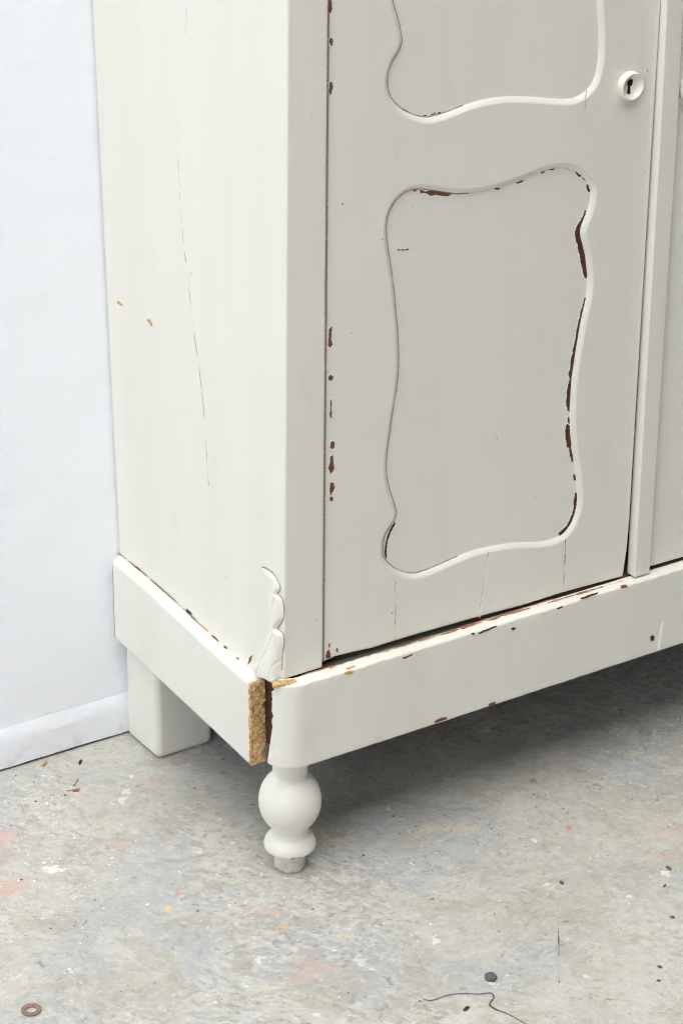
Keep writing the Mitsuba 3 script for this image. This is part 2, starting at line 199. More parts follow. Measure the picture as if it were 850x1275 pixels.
def ribbon(pts, w, frame, h=.00022, gaps=0.0, seed=0, step=.0008, jit=.0006):
    """A hairline as a broken, uneven ribbon lying on a surface."""
    p = np.array(pts, float)
    s = np.r_[0, np.cumsum(np.hypot(*np.diff(p, axis=0).T))]
    n = max(8, int(s[-1] / step)); q = np.linspace(0, s[-1], n)
    a = np.interp(q, s, p[:, 0]); b = np.interp(q, s, p[:, 1])
    nz = meshkit.fbm(np.stack([q * 90, q * 0 + seed, q * 0], -1), 4, seed)
    wd = w * np.clip((nz - gaps) * 3.0, 0.02, 1.4)
    j = jit * (meshkit.fbm(np.stack([q * 200, q * 0 + 3 + seed, q * 0], -1), 3, seed + 1) - .5)
    t = np.stack([np.gradient(a), np.gradient(b)], -1); t /= np.linalg.norm(t, axis=1, keepdims=True)
    nx, ny = -t[:, 1], t[:, 0]
    L = np.array(frame(a + nx * (j - wd / 2), b + ny * (j - wd / 2), h)).T
    R = np.array(frame(a + nx * (j + wd / 2), b + ny * (j + wd / 2), h)).T
    return grid(np.stack([L, R], 1))



# ---------------------------------------------------------------- materials
def m_floor(p, n, uv):
    x, y = p.x, p.y
    wx = x + .06 * (fbm(x * 8, y * 8, 3.1, 4) - .5); wy = y + .06 * (fbm(x * 8, y * 8, 8.7, 4) - .5)
    c1 = fbm(wx * 6 + 11, wy * 6, 1.0, 5)
    c2 = fbm(wx * 10 + 40, wy * 10 + 7, 2.0, 5)
    c3 = fbm(wx * 17 + 3, wy * 17 + 70, 5.0, 4)
    col = mix((.515, .500, .440), (.450, .455, .448), smoothstep(.42, .60, c1))
    col = mix(col, (.575, .56, .495), smoothstep(.48, .66, c2) * .7)
    col = mix(col, (.435, .415, .345), smoothstep(.52, .68, c3) * .55)
    # thin scraped layers of old paint: streaks across the floor, sharper where it is worn most
    a = math.radians(-20)
    u = wx * math.cos(a) + wy * math.sin(a); v = -wx * math.sin(a) + wy * math.cos(a)
    wear = .2 + .62 * smoothstep(.42, .60, fbm(x * 5 + 2, y * 5 + 3, .3, 4))
    s1 = fbm(u * 78, v * 120, 4.0, 5)
    s2 = fbm(u * 120 + 9, v * 170, 9.0, 5)
    s3 = fbm(u * 190, v * 270, 6.0, 4)
    a = math.radians(-62)
    u2 = wx * math.cos(a) + wy * math.sin(a); v2 = -wx * math.sin(a) + wy * math.cos(a)
    s5 = fbm(u2 * 70 + 20, v2 * 190, 14.0, 4)
    s4 = fbm(u * 30 + 50, v * 46, 7.0, 5)
    col = mix(col, (.63, .615, .555), smoothstep(.52, .66, s1) * (.10 + .38 * wear))
    col = mix(col, (.37, .365, .34), smoothstep(.53, .70, s2) * (.10 + .40 * wear))
    col = mix(col, (.68, .665, .61), smoothstep(.59, .66, s3) * (.10 + .45 * wear))
    col = mix(col, (.40, .37, .30), smoothstep(.55, .72, s4) * .4)
    col = mix(col, (.28, .255, .205), smoothstep(.655, .71, fbm(wx * 150, wy * 150, 2.0, 4)) * (.15 + .5 * wear))
    col = mix(col, (.66, .65, .59), smoothstep(.57, .64, s5) * (.08 + .4 * wear))
    sc = dr.abs(fbm(u * 26 + 70, v * 60, 12.0, 4) - .5)
    col = mix(col, (.66, .65, .60), smoothstep(.010, .002, sc) * smoothstep(.52, .6, fbm(x * 17, y * 17, 21.0, 3)) * .55)
    cv = dr.abs(fbm(u2 * 34 + 11, v2 * 62, 31.0, 4) - .5)
    col = mix(col, (.27, .26, .24), smoothstep(.009, .001, cv) * smoothstep(.50, .58, fbm(x * 24, y * 24, 33.0, 3)) * .55)
    cv = dr.abs(fbm(u * 52 + 31, v * 90, 37.0, 3) - .5)
    col = mix(col, (.72, .71, .67), smoothstep(.012, .002, cv) * smoothstep(.50, .58, fbm(x * 19 + 3, y * 19, 39.0, 3)) * .5)
    col *= mi.Color3f(.978, .982, 1.004)
    col *= .79 + .20 * fbm(x * 320, y * 320, 0.5, 3)
    # specks worn into the surface: sizes and strengths all differ
    d, _, r = voronoi(wx * 60, wy * 60)
    q = (r * 37.0) - dr.floor(r * 37.0)
    spot = smoothstep(1, .5, (d + .35 * (fbm(x * 400, y * 400, 1.0, 2) - .5)) / (.03 + .11 * q * q))
    col = mix(col, (.74, .74, .71), spot * dr.select(r > .78, 1.0, 0.0) * (.25 + .5 * wear))
    col = mix(col, (.15, .14, .13), spot * dr.select(r < .10, 1.0, 0.0) * .55)
    col = mix(col, (.36, .26, .20), spot * dr.select((r > .10) & (r < .14), 1.0, 0.0) * .45)
    d, _, r = voronoi(wx * 22 + 5, wy * 22)
    q = (r * 53.0) - dr.floor(r * 53.0)
    spot = smoothstep(1, .6, (d + .5 * (fbm(x * 190, y * 190, 4.0, 3) - .5)) / (.03 + .09 * q * q))
    col = mix(col, (.76, .76, .73), spot * dr.select(r > .84, 1.0, 0.0) * .6)
    col = mix(col, (.20, .19, .18), spot * dr.select(r < .07, 1.0, 0.0) * .6)
    col = mix(col, (.55, .42, .22), spot * dr.select((r > .10) & (r < .14), 1.0, 0.0) * .6)
    # old splashes of paint, each with its own place
    rag = 1.5 * (fbm(u * 60, v * 100, 3.3, 5) - .5) + 1.0 * (fbm(x * 240, y * 240, 1.3, 3) - .5)
    tint = {'pink': (.52, .37, .33), 'yel': (.58, .50, .33), 'tan': (.38, .26, .17), 'whi': (.74, .74, .71), 'red': (.58, .22, .19), 'orA': (.75, .42, .16), 'orB': (.75, .45, .18)}
    ca, sa = math.cos(math.radians(-33.5)), math.sin(math.radians(-33.5))
    for k, (cx, cy, rx, ry) in FL.items():
        ex = ((x - cx) * ca + (y - cy) * sa) / rx; ey = (-(x - cx) * sa + (y - cy) * ca) / (ry * 2)
        q = dr.sqrt(ex * ex + ey * ey)
        strong = {'pinkA': .8, 'pinkB': .75, 'pinkD': .35, 'pinkE': .5, 'pinkF': .45, 'pinkG': .8, 'pinkI': .25, 'pinkC': .5, 'pinkK': .35, 'pinkL': .5, 'pinkJ': .4, 'pinkH': .3, 'yelA': .4, 'whiteB': .4}.get(k, .65)
        col = mix(col, tint.get(k[:4], tint.get(k[:3])), smoothstep(1.1, .8, q + 1.9 * rag) * strong)
    return col


def m_floor_bump(p, n, uv):
    x, y = p.x, p.y
    return .0012 * fbm(x * 45, y * 45, 0, 3) + .0003 * fbm(x * 260, y * 260, 2, 2)


def m_paint(p, n, uv):
    t = fbm(p.x * 14 + p.y * 14, p.z * 2.2, p.y * 9, 4)
    s = fbm(p.x * 160 + p.y * 140, p.z * 5, 3.0, 3)
    c = mix((.715, .702, .640), (.738, .728, .672), smoothstep(.3, .7, t))
    c *= .988 + .024 * s
    dirt = smoothstep(.70, .78, fbm(p.x * 24 + 5, p.y * 24, p.z * 14, 4))
    c = mix(c, (.66, .63, .53), dirt * .2)
    return c


def m_paint_bump(p, n, uv):
    return .0002 * fbm(p.x * 240 + p.y * 240, p.z * 14, 1.0, 3) + .0009 * fbm(p.x * 22, p.y * 22, p.z * 12, 2)


def m_wall(p, n, uv):
    c = mix((.795, .82, .87), (.82, .842, .888), fbm(p.x * 4, p.z * 4, p.y * 4, 3))
    sc = smoothstep(.84, .88, fbm(p.x * 60, p.z * 130, 2.0, 3))
    low = smoothstep(.07, .0, p.z)
    c = mix(c, (.62, .60, .55), low * smoothstep(.5, .72, fbm(p.x * 70, p.z * 90, 4.0, 3)) * .35)
    return mix(c, (.70, .70, .70), sc * .25)


def m_wall_bump(p, n, uv):
    return .0022 * fbm(p.x * 28, p.z * 28, p.y * 28, 3) + .0005 * fbm(p.x * 200, p.z * 200, 0, 2)


def m_brown(p, n, uv):
    t = fbm(p.x * 300, p.y * 300, p.z * 120, 3)
    return mix((.10, .036, .022), (.20, .085, .055), t)


def m_dark_brown(p, n, uv):
    return mix((.045, .021, .012), (.105, .050, .030), fbm(p.x * 300, p.y * 300, p.z * 120, 3))


def m_raw(p, n, uv):
    t = fbm(p.x * 330, p.y * 330, p.z * 230, 4)
    c = mix((.40, .235, .10), (.60, .41, .20), smoothstep(.3, .7, t))
    c = mix(c, (.70, .53, .30), smoothstep(.62, .72, noise(p.x * 620, p.y * 620, p.z * 430)) * .5)
    c = mix(c, (.22, .11, .05), smoothstep(.60, .72, fbm(p.x * 260 + 9, p.y * 260, p.z * 120, 3)) * .7)
    return mix(c, (.25, .16, .09), smoothstep(.1235, .1220, p.z) * .3)


def m_peg(p, n, uv):
    c = mix((.62, .60, .53), (.70, .68, .61), fbm(p.x * 120, p.y * 120, p.z * 160, 3))
    c = mix(c, (.50, .44, .34), smoothstep(.54, .66, fbm(p.x * 150 + 3, p.y * 150, p.z * 110, 4)) * .5)
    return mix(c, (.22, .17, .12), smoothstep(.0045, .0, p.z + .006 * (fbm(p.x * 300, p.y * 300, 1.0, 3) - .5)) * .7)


def m_raw_top(p, n, uv):
    t = fbm(p.x * 80, p.y * 500, p.z * 200, 3)
    return mix((.23, .10, .06), (.50, .30, .19), smoothstep(.3, .7, t))


def m_rust(p, n, uv):
    t = fbm(p.x * 400, p.y * 400, p.z * 400, 3)
    return mix((.16, .13, .11), (.27, .15, .10), smoothstep(.4, .6, t))


def m_lump(p, n, uv):
    return mix((.03, .03, .035), (.16, .16, .17), fbm(p.x * 700, p.y * 700, p.z * 700, 3))


P_ = mikit.proc


def two(d): return {'type': 'twosided', 'bsdf': d}


def rough(fn, alpha, spec=None, ior=1.5):
    return {'type': 'principled', 'base_color': P_(fn) if callable(fn) else {'type': 'rgb', 'value': list(fn)}, 'roughness': alpha, 'specular': .5 if spec is None else spec}


def bumped(b, fn, eps=.0006): return {'type': 'bumpmap', 'arbitrary': P_(fn, eps), 'scale': 1.0, 'bsdf': b}


scene['mat_floor'] = two(bumped(rough(m_floor, .55, .35), m_floor_bump))
scene['mat_paint'] = two(bumped(rough(m_paint, .38, .45), m_paint_bump))
scene['mat_wall'] = two(bumped(rough(m_wall, .7, .3), m_wall_bump))
scene['mat_brown'] = two(rough(m_brown, .7, .3))
scene['mat_dark_brown'] = two(rough(m_dark_brown, .75, .2))
scene['mat_raw'] = two(rough(m_raw, .85, .2))
scene['mat_raw_top'] = two(rough(m_raw_top, .8, .2))
scene['mat_peg'] = two(rough(m_peg, .6, .3))
scene['mat_rust'] = two(rough(m_rust, .5, .5))
scene['mat_lump'] = two(rough(m_lump, .6, .4))
scene['mat_black'] = two(rough((.012, .011, .010), .8, .2))
scene['mat_crack'] = two(rough((.11, .095, .07), .8, .2))
scene['mat_grime_shade'] = two(rough((.27, .245, .19), .8, .2))  # dirt tone, also painted in as shade at door, bevel and leaf
scene['mat_crack_faint'] = two(rough((.30, .275, .23), .8, .2))
scene['mat_crack_pale'] = two(rough((.80, .79, .74), .6, .3))
scene['mat_tan'] = two(rough((.52, .34, .14), .8, .2))
scene['mat_white'] = two(rough((.85, .85, .84), .5, .4))
scene['mat_inside'] = two(rough((.16, .155, .13), .7, .2))
scene['mat_red_chip'] = two(rough((.35, .12, .09), .7, .2))
scene['mat_housing'] = two(rough((.03, .03, .03), .5, .4))

# ---------------------------------------------------------------- added light panels, unseen: window light and ceiling bounce
def add_light_panel(center, target, w, h, radiance, label):
    c = np.array(center, float); z = np.array(target, float) - c; z /= np.linalg.norm(z)
    x = np.cross([0, 0, 1.0] if abs(z[2]) < .95 else [0, 1.0, 0], z); x /= np.linalg.norm(x); y = np.cross(z, x)
    M = np.eye(4); M[:3, 0], M[:3, 1], M[:3, 2], M[:3, 3] = x, y, z, c
    k = thing('added_light_panel', label, 'lamp')
    face = trimesh.Trimesh([[-w / 2, -h / 2, 0], [w / 2, -h / 2, 0], [w / 2, h / 2, 0], [-w / 2, h / 2, 0]], [[0, 1, 2], [0, 2, 3]], process=False)
    face.apply_transform(M)
    kk = add('diffuser', face, 'mat_white', k, smooth=False)
    scene[kk]['emitter'] = {'type': 'area', 'radiance': {'type': 'rgb', 'value': [float(v) for v in radiance]}}
    b = np.array([[sx * w / 2, sy * h / 2, .02] for sx in (-1, 1) for sy in (-1, 1)] + [[sx * w / 2 * .3, sy * h / 2 * .3, -.35] for sx in (-1, 1) for sy in (-1, 1)])
    shell = trimesh.convex.convex_hull(b * [1.02, 1.02, 1] - [0, 0, .03])
    shell.apply_transform(M)
    add('housing', shell, 'mat_housing', k, smooth=False)


add_light_panel((-3.5, -2.2, 2.1), (.2, .1, .35), 2.9, 2.5, np.array([.955, 1.0, 1.085]) * KEY, 'large unseen light panel added left of the camera as window light')
add_light_panel((-1.0, -1.3, 5.2), (-.8, -.6, 0), 5.0, 4.0, np.array([1.015, 1.0, .96]) * TOP, 'wide unseen light panel added overhead as ceiling bounce')

# ---------------------------------------------------------------- floor and wall
SK, WALL = .377, .409
add('concrete_floor', trimesh.Trimesh([[-4, -4, 0], [5, -4, 0], [5, .9, 0], [-4, .9, 0]], [[0, 1, 2], [0, 2, 3]], process=False), 'mat_floor', smooth=False,
    label='worn grey concrete floor with scraped paint, pink stains and specks', cat='floor', kind='structure')
wall = thing('wall', 'white painted plaster wall behind the wardrobe', 'wall')
wy_, wz_ = [.3815, .3818, .388, .4015, .409, .411, .411], [.0, .048, .2, .6, .88, 1.2, 2.9]     # the old wall leans back a little
wx_ = np.linspace(-4, 5, 3)
add('plaster', grid(np.stack([np.stack([wx_, 0 * wx_ + y, 0 * wx_ + z], -1) for y, z in zip(wy_, wz_)], 0)), 'mat_wall', wall, smooth=30)
xs = np.linspace(-1.2, 1.6, 561)
prof = [(SK + .001, .0028), (SK, .004), (SK, .033), (SK + .0003, .037), (SK + .0010, .0412), (SK + .0021, .0455), (SK + .0035, .0500), (SK + .0060, .0560)]
P = np.zeros((len(xs), len(prof), 3))
for j, (y, z) in enumerate(prof):
    q = np.stack([xs * 14, np.full_like(xs, j * .7), np.zeros_like(xs)], -1)
    P[:, j] = np.stack([xs, y + .0008 * (meshkit.fbm(q, 3, 3) - .5), z + .003 * (meshkit.fbm(q * 1.3 + 5, 3, 9) - .5) * (z > .01) + .0022 * (meshkit.fbm(q * 3 + 9, 3, 4) - .45) * (z <= .01)], -1)
add('skirting_board', grid(P), 'mat_wall', wall, smooth=40, label='low white skirting board with a dark gap along the floor')
add('gap', trimesh.creation.box(bounds=[[-1.2, SK + .004, .0004], [1.6, SK + .01, .006]]), 'mat_black', wall, smooth=False)

# ---------------------------------------------------------------- wardrobe
W = thing('wardrobe', 'weathered off-white wooden wardrobe with a broken plinth corner, on a turned foot and a block', 'wardrobe')
MID = .4806
ZT = 1.86


def lean(z): return .0036 * (z - .243) / .7


def ydoor(x): return .0258 - .0205 * x


def side_x(y, z):
    return .0155 + .0222 * y + lean(z) - .0060 * np.clip((z - .25) / .62, 0, 1) * np.clip((y - .2) / .2, 0, 1)


# left side panel, a wide board from the corner post to the wall
YS = .0719
zz = np.r_[np.linspace(.200, 1.2, 90), ZT]
tt = np.linspace(0, 1, 41)
back = np.interp(zz, [.2315, .5037, .8699], [.3866, .3955, .4065])
Y = YS + (back - YS)[:, None] * tt[None]
Z = np.repeat(zz[:, None], len(tt), 1)
wob = .0009 * (meshkit.fbm(np.stack([Y * 9, Z * 4, Z * 0], -1), 3, 2) - .5)
X = side_x(Y, Z) + .0003 + wob
outer = np.stack([X, Y, Z], -1)
inner = np.stack([X[:, ::-1] + .017, Y[:, ::-1], Z[:, ::-1]], -1)
side_mesh = grid(np.concatenate([outer, inner], 1), closed_v=True)
side_mesh.invert()
add('side_panel', side_mesh, 'mat_paint', W, smooth=40, label='off-white side panel with a fine crack and small tan chips')


def side_frame(a, b, h):
    return [side_x(a, b) + .0003 - h, a, b]


def leafless(*a): pass


# corner post (stile): a bevelled board with its left face flush with the side
def post(mirror=False):
    r = .0022
    zs = np.r_[np.linspace(.2442, 1.2, 60), ZT]
    arc = np.linspace(0, np.pi / 2, 6)
    rows = []
    for z in zs:
        x0, x1 = .0157 + lean(z), .0637
        y0, y1 = .0197, YS - .0006
        w1 = .0006 * (meshkit.noise(np.array([[z * 30, 1, 2]]), 4)[0] - .5)
        pts = [(x0 + r * (1 - math.cos(t)), y0 + r * (1 - math.sin(t))) for t in arc]
        pts += [(x1 + w1 - .0015 * (1 - math.sin(t)), y0 + .0015 * (1 - math.cos(t))) for t in arc]
        pts += [(x1, y1), (x0 + .001, y1), (x0, y1 - .001)]
        rows.append([(a, b, z) for a, b in pts])
    P = np.array(rows)
    if mirror: P[..., 0] = 2 * MID - P[..., 0]
    m = grid(P, closed_v=True)
    v, f = flat_poly(sg.Polygon(P[0][:, :2]))
    cap = trimesh.Trimesh(np.c_[v, np.full(len(v), P[0][0, 2])], f, process=False)
    return cat(m, cap)


add('corner_post', post(), 'mat_paint', W, smooth=40)
add('corner_post', post(True), 'mat_paint', W, smooth=40)
add('side_panel', rbox(2 * MID - .034, 2 * MID - .017, YS, .392, .2, ZT, .001), 'mat_paint', W)
add('back_panel', trimesh.creation.box(bounds=[[.04, .378, .2], [2 * MID - .035, .387, ZT]]), 'mat_inside', W, smooth=False)
add('top_board', rbox(.0, 2 * MID, .0, .404, ZT + .0005, ZT + .03, .004), 'mat_paint', W)
add('floor_board', trimesh.creation.box(bounds=[[.036, .0192, .222], [2 * MID - .037, .3775, .2385]]), 'mat_inside', W, smooth=False)


# ---- doors
SOFT = .0030
PD = .0044                                    # how deep the panels lie
def ovolo(outline, w=.0058, d=.0044, steps=9):
    """Loops of (a, b, depth) from the outline at the door's face down to the panel."""
    p = np.array(outline)
    t = np.roll(p, -2, 0) - np.roll(p, 2, 0); t /= np.linalg.norm(t, axis=1, keepdims=True)
    area = np.sum(p[:, 0] * np.roll(p[:, 1], -1) - np.roll(p[:, 0], -1) * p[:, 1])
    nrm = np.stack([-t[:, 1], t[:, 0]], -1) * (1 if area > 0 else -1)
    for _ in range(2): nrm = (np.roll(nrm, 1, 0) + 2 * nrm + np.roll(nrm, -1, 0)) / 4
    nrm /= np.linalg.norm(nrm, axis=1, keepdims=True)
    irr = 1 + .22 * (meshkit.fbm(np.c_[p * 40, np.zeros(len(p))], 3, 6) - .5)[:, None]
    loops = []
    for t_ in np.linspace(0, 1, steps):
        loops.append(np.c_[p + nrm * (w * t_) * irr, np.full(len(p), d * t_ ** 1.4)])
    loops.append(np.c_[p + nrm * w * irr, np.full(len(p), d + .002)])
    return loops


up = np.array(UPPER)
zmid = 1.205
upper_full = [tuple(q) for q in up] + [(2 * .0 + a, 2 * zmid - b) for a, b in up[::-1]]
CONT = [spline(LOWER, 560, True, 3e-7), spline(upper_full, 1000, True, 3e-7)]


def make_door(outline_pts, face, conts, label):
    """outline: polygon (x, z) of the door; face(x) its front plane."""
    d = key_of('door', W)
    labels[d] = {'label': label}
    outer = np.array(sg.polygon.orient(sg.Polygon(outline_pts)).exterior.coords)[:-1]
    # rounded outer edge: rings inset by r(1-sin) at depth r(1-cos)
    poly = sg.Polygon(outer)
    r = .0030
    inset = poly.buffer(-r, join_style=2)
    ring = np.array(inset.exterior.coords)[:-1]
    ring = np.array(sg.polygon.orient(sg.Polygon(ring)).exterior.coords)[:-1]
    dense = []
    for a, b in zip(ring, np.roll(ring, -1, 0)):
        n = max(1, int(np.hypot(*(b - a)) / .02))
        dense += [a + (b - a) * t for t in np.linspace(0, 1, n, endpoint=False)]
    ring = np.array(dense)
    t1 = ring - np.roll(ring, 1, 0); t2 = np.roll(ring, -1, 0) - ring
    t1 /= np.linalg.norm(t1, axis=1, keepdims=True); t2 /= np.linalg.norm(t2, axis=1, keepdims=True)
    n1 = np.stack([t1[:, 1], -t1[:, 0]], -1); n2 = np.stack([t2[:, 1], -t2[:, 0]], -1)
    nn = n1 + n2; nn /= np.maximum((nn * n1).sum(1), .2)[:, None]
    lead = (ring[:, 0] < ring[:, 0].min() + 1e-3) & (ring[:, 0] < .2)      # the hinge edge is rounded over more
    ring[lead, 0] += SOFT - r
    ext = np.c_[-(SOFT - r) * lead, 0 * lead]
    loops = [np.c_[ring + (nn * r + ext) * math.sin(p), np.full(len(ring), r * (1 - math.cos(p)))] for p in np.linspace(0, np.pi / 2, 9)]
    loops.append(np.c_[ring + nn * r + ext, np.full(len(ring), .021)])
    to = lambda L: np.stack([L[:, 0], face(L[:, 0]) + L[:, 2], L[:, 1]], -1)
    rim = grid(np.stack([to(L) for L in loops], 0), closed_v=True)
    bev = []
    holes = []
    for c in conts:
        L = ovolo(c)
        g = grid(np.stack([to(q) for q in L], 0), closed_v=True)
        bev.append(g); holes.append(c)
    v, f = flat_poly(sg.Polygon(ring, holes))
    front = trimesh.Trimesh(to(np.c_[v, np.zeros(len(v))]), f, process=False)
    add('frame', cat(front, rim, *bev), 'mat_paint', d, smooth=38)
    for c in conts:
        q = sg.Polygon(c).buffer(-.003)
        v, f = flat_poly(q)
        m = trimesh.Trimesh(to(np.c_[v, np.full(len(v), PD)]), f, process=False)
        add('panel', m, 'mat_paint', d, smooth=False)
    add('back', trimesh.creation.box(bounds=[[ring[:, 0].min(), face(ring[:, 0].mean()) + .012, ring[:, 1].min()], [ring[:, 0].max(), face(ring[:, 0].mean()) + .019, ring[:, 1].max()]]), 'mat_inside', d, smooth=False)
    return d


DZT = 1.835
right = [(x - .0012, z) for x, z in DOORRIGHT if z > .25]
left_door = [(.0656, DZT), (.0656, .90), (.0656, .5), (.0656, .2470)] + [(x, z) for x, z in DOORBOT if .07 < x < .46] + [(DOORRIGHT[-1][0] - .001, .2440)] + right[::-1] + [(.4658, DZT)]
D0 = make_door(left_door, ydoor, CONT, 'pale grey left door with two curved recessed panels and chipped brown edges')
mir = [np.array([(2 * MID - a, b) for a, b in c]) for c in CONT]
right_door = [(.4950, DZT), (.4950, .2462), (2 * MID - .0662, .2462), (2 * MID - .0662, DZT)]
D1 = make_door(right_door, ydoor, mir, 'right door partly visible at the right edge')

# the narrow strip that covers the joint between the doors
zs = np.array([.2445, .2475, .30, .45, .6, .76, .9, 1.2, DZT])
xl = np.interp(zs, [.2445, .3131, .7622, .9018, DZT], [.4729, .4721, .4686, .4664, .4655])
xr = np.interp(zs, [.2445, .3077, .7586, .8781, DZT], [.4946, .4941, .4916, .4886, .488])
rows = []
for z, a, b in zip(zs, xl, xr):
    f0 = ydoor(a) - .0082; f1 = ydoor(b) - .0076
    rows.append([(a, f0 + .0135, z), (a, f0 + .0014, z), (a + .0004, f0 + .0004, z), (a + .0014, f0, z), (b - .0012, f1, z), (b - .0003, f1 + .0004, z), (b, f1 + .0012, z), (b, f1 + .009, z)])
P = np.array(rows)
cap = trimesh.Trimesh(P[0], [[0, 1, 2], [0, 2, 3], [0, 3, 4], [0, 4, 5], [0, 5, 6], [0, 6, 7]], process=False)
add('cover_strip', cat(grid(P, closed_v=True), cap), 'mat_paint', W, smooth=30, label='narrow upright strip covering the gap between the two doors')


# keyhole escutcheons: a turned ring with a dished middle
def escutcheon(x, z, door):
    prof = [(.0146, -.002), (.0146, .0044), (.0145, .0062), (.0141, .0073), (.0135, .0077), (.0129, .0074), (.0123, .0064), (.0113, .0045), (.0097, .0026), (.0074, .0012), (.0040, .0006), (.0001, .0004)]
    R = np.array([[1, 0, 0], [0, 0, -1], [0, 1, 0.0]])      # local z -> world -y
    m = lathe(prof, 56)
    M = np.eye(4); M[:3, :3] = R; M[:3, 3] = [x, ydoor(x), z]
    m.apply_transform(M)
    e = add('keyhole_ring', m, 'mat_paint', door, smooth=50)
    k = sg.Point(0, .0022).buffer(.0031, 12).union(sg.Polygon([(-.0011, .001), (.0011, .001), (.0019, -.0068), (-.0019, -.0068)]))
    from shapely import affinity
    k = affinity.rotate(affinity.scale(k, 1.15, 1.25, origin=(0, 0)), -9, origin=(0, 0)).segmentize(.001)
    v, f = flat_poly(k)
    rr = np.hypot(v[:, 0], v[:, 1])
    dep = np.interp(rr, [0, .0040, .0074, .0097, .0113], [.0004, .0006, .0012, .0026, .0045]) + .0005
    km = trimesh.Trimesh(np.stack([x + v[:, 0], ydoor(x) - dep, z + v[:, 1]], -1), f, process=False)
    add('keyhole', km, 'mat_black', door, smooth=False)


escutcheon(.4299, .8170, D0)
escutcheon(.5095, .8010, D1)


# ---- flaked paint on the doors
def door_frame(a, b, h):
    u = np.clip((.0656 + SOFT - a) / SOFT, 0, 1)
    return [a, ydoor(a) + .0030 * (1 - np.sqrt(1 - u * u)) - h, b]


def panel_frame(a, b, h): return [a, ydoor(a) + PD - h, b]


def flakes(lists, frame, mat, parent, big=.0085, amp=.0005, h=.0003, name='bare_wood_patch', small='small_chips', grow=1.0, rim=False, period=.002):
    rest, rims = [], []
    for i, pts in enumerate(lists):
        p = np.array(pts); c = p.mean(0)
        p = c + (p - c) * grow
        m = flake([tuple(q) for q in p], frame, h, amp, seed=int(abs(c[0] * 1e4)) % 97, period=period)
        if rim and np.ptp(p, axis=0).max() > .006:
            wide = sg.Polygon(p).buffer(.0007)
            q = np.array(wide.exterior.segmentize(.002).coords)[:-1] + [-.0003, .0003]
            rims.append(flake([tuple(v) for v in q], frame, h * .5, .0011, seed=i + 60))
        if np.ptp(p, axis=0).max() >= big: add(name, m, mat, parent, smooth=False)
        else: rest.append(m)
    if rims: add('paint_edge', cat(*rims), 'mat_crack_pale', parent, smooth=False, kind='stuff')
    if rest: add(small, cat(*rest), mat, parent, smooth=False, kind='stuff')


add('grime_and_shade', ribbon([(.0679, .247), (.0676, .4), (.0677, .6), (.0676, .8), (.0679, 1.2)], .0014, door_frame, h=.0002, gaps=-.25, seed=61, jit=.0002), 'mat_grime_shade', D0, smooth=False, label='dark line painted in as gap shade where the left door meets the corner post')  # painted dark line for the shaded gap beside the post
CHIPS['right'] = [[tuple(q) for q in np.array(sg.Polygon([(a + .0008, c) for a, c in L]).buffer(.0008, 2).exterior.coords)[:-1]] for L in CHIPS['right']]
flakes(CHIPS['edge'], door_frame, 'mat_brown', D0, rim=True, amp=.0007, grow=1.05)
flakes(CHIPS['top'], panel_frame, 'mat_brown', D0, rim=True, amp=.0006)
flakes(CHIPS['right'], panel_frame, 'mat_dark_brown', D0, rim=True, amp=.0013, grow=1.0, period=.0045)
flakes(CHIPS['topline'] + CHIPS['upper'] + CHIPS['mark'], panel_frame, 'mat_dark_brown', D0, amp=.0005, big=9)
flakes(CHIPS['left'], panel_frame, 'mat_black', D0, amp=.0002)


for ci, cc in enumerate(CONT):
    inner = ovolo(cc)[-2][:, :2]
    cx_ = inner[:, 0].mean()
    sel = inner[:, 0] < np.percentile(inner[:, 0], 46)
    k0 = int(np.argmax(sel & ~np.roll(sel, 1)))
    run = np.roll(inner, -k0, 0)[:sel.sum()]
    grime_and_shade = ribbon(run, .0013, panel_frame, h=.0003, gaps=.0 if ci == 0 else .02, seed=40 + ci, jit=.0001)  # dirt in the groove, with the shade of the bevel painted in
    add('grime_and_shade', grime_and_shade, 'mat_grime_shade', D0, smooth=False)
add('crack', cat(ribbon(DOORCRACKS[0], .0016, door_frame, gaps=.05, seed=3)), 'mat_crack_pale', D0, smooth=False, label='pale split in the bottom rail of the left door')
c0 = [(a - .0012, b) for a, b in DOORCRACKS[0]]
add('crack', cat(ribbon(c0, .0006, door_frame, gaps=.42, seed=5)), 'mat_crack', D0, smooth=False)
add('crack', ribbon(DOORCRACKS[1], .0009, door_frame, gaps=.28, seed=8), 'mat_crack', D0, smooth=False)
add('crack', ribbon(DOORCRACKS[2], .0006, door_frame, gaps=.36, seed=9), 'mat_crack', D0, smooth=False)
add('crack', ribbon(DOORCRACKS[3], .0006, door_frame, gaps=.36, seed=11), 'mat_crack', D0, smooth=False)
SP = scene_key_side = 'wardrobe__side_panel'
add('crack', ribbon(SIDECRACK, .0010, side_frame, gaps=.33, seed=12), 'mat_crack_faint', SP, smooth=False, label='long fine crack running down the side panel')
add('crack', ribbon(SIDECRACK2, .0008, side_frame, gaps=.42, seed=13), 'mat_crack_faint', SP, smooth=False)
flakes(SIDECHIPS[:2], side_frame, 'mat_tan', SP, name='bare_wood_patch', big=.004, amp=.0009)
seam = [(y, z + .0012) for y, z in SEAM]


def seam_frame(a, b, h): return [side_x(a, b) - h - .0002, a, b]


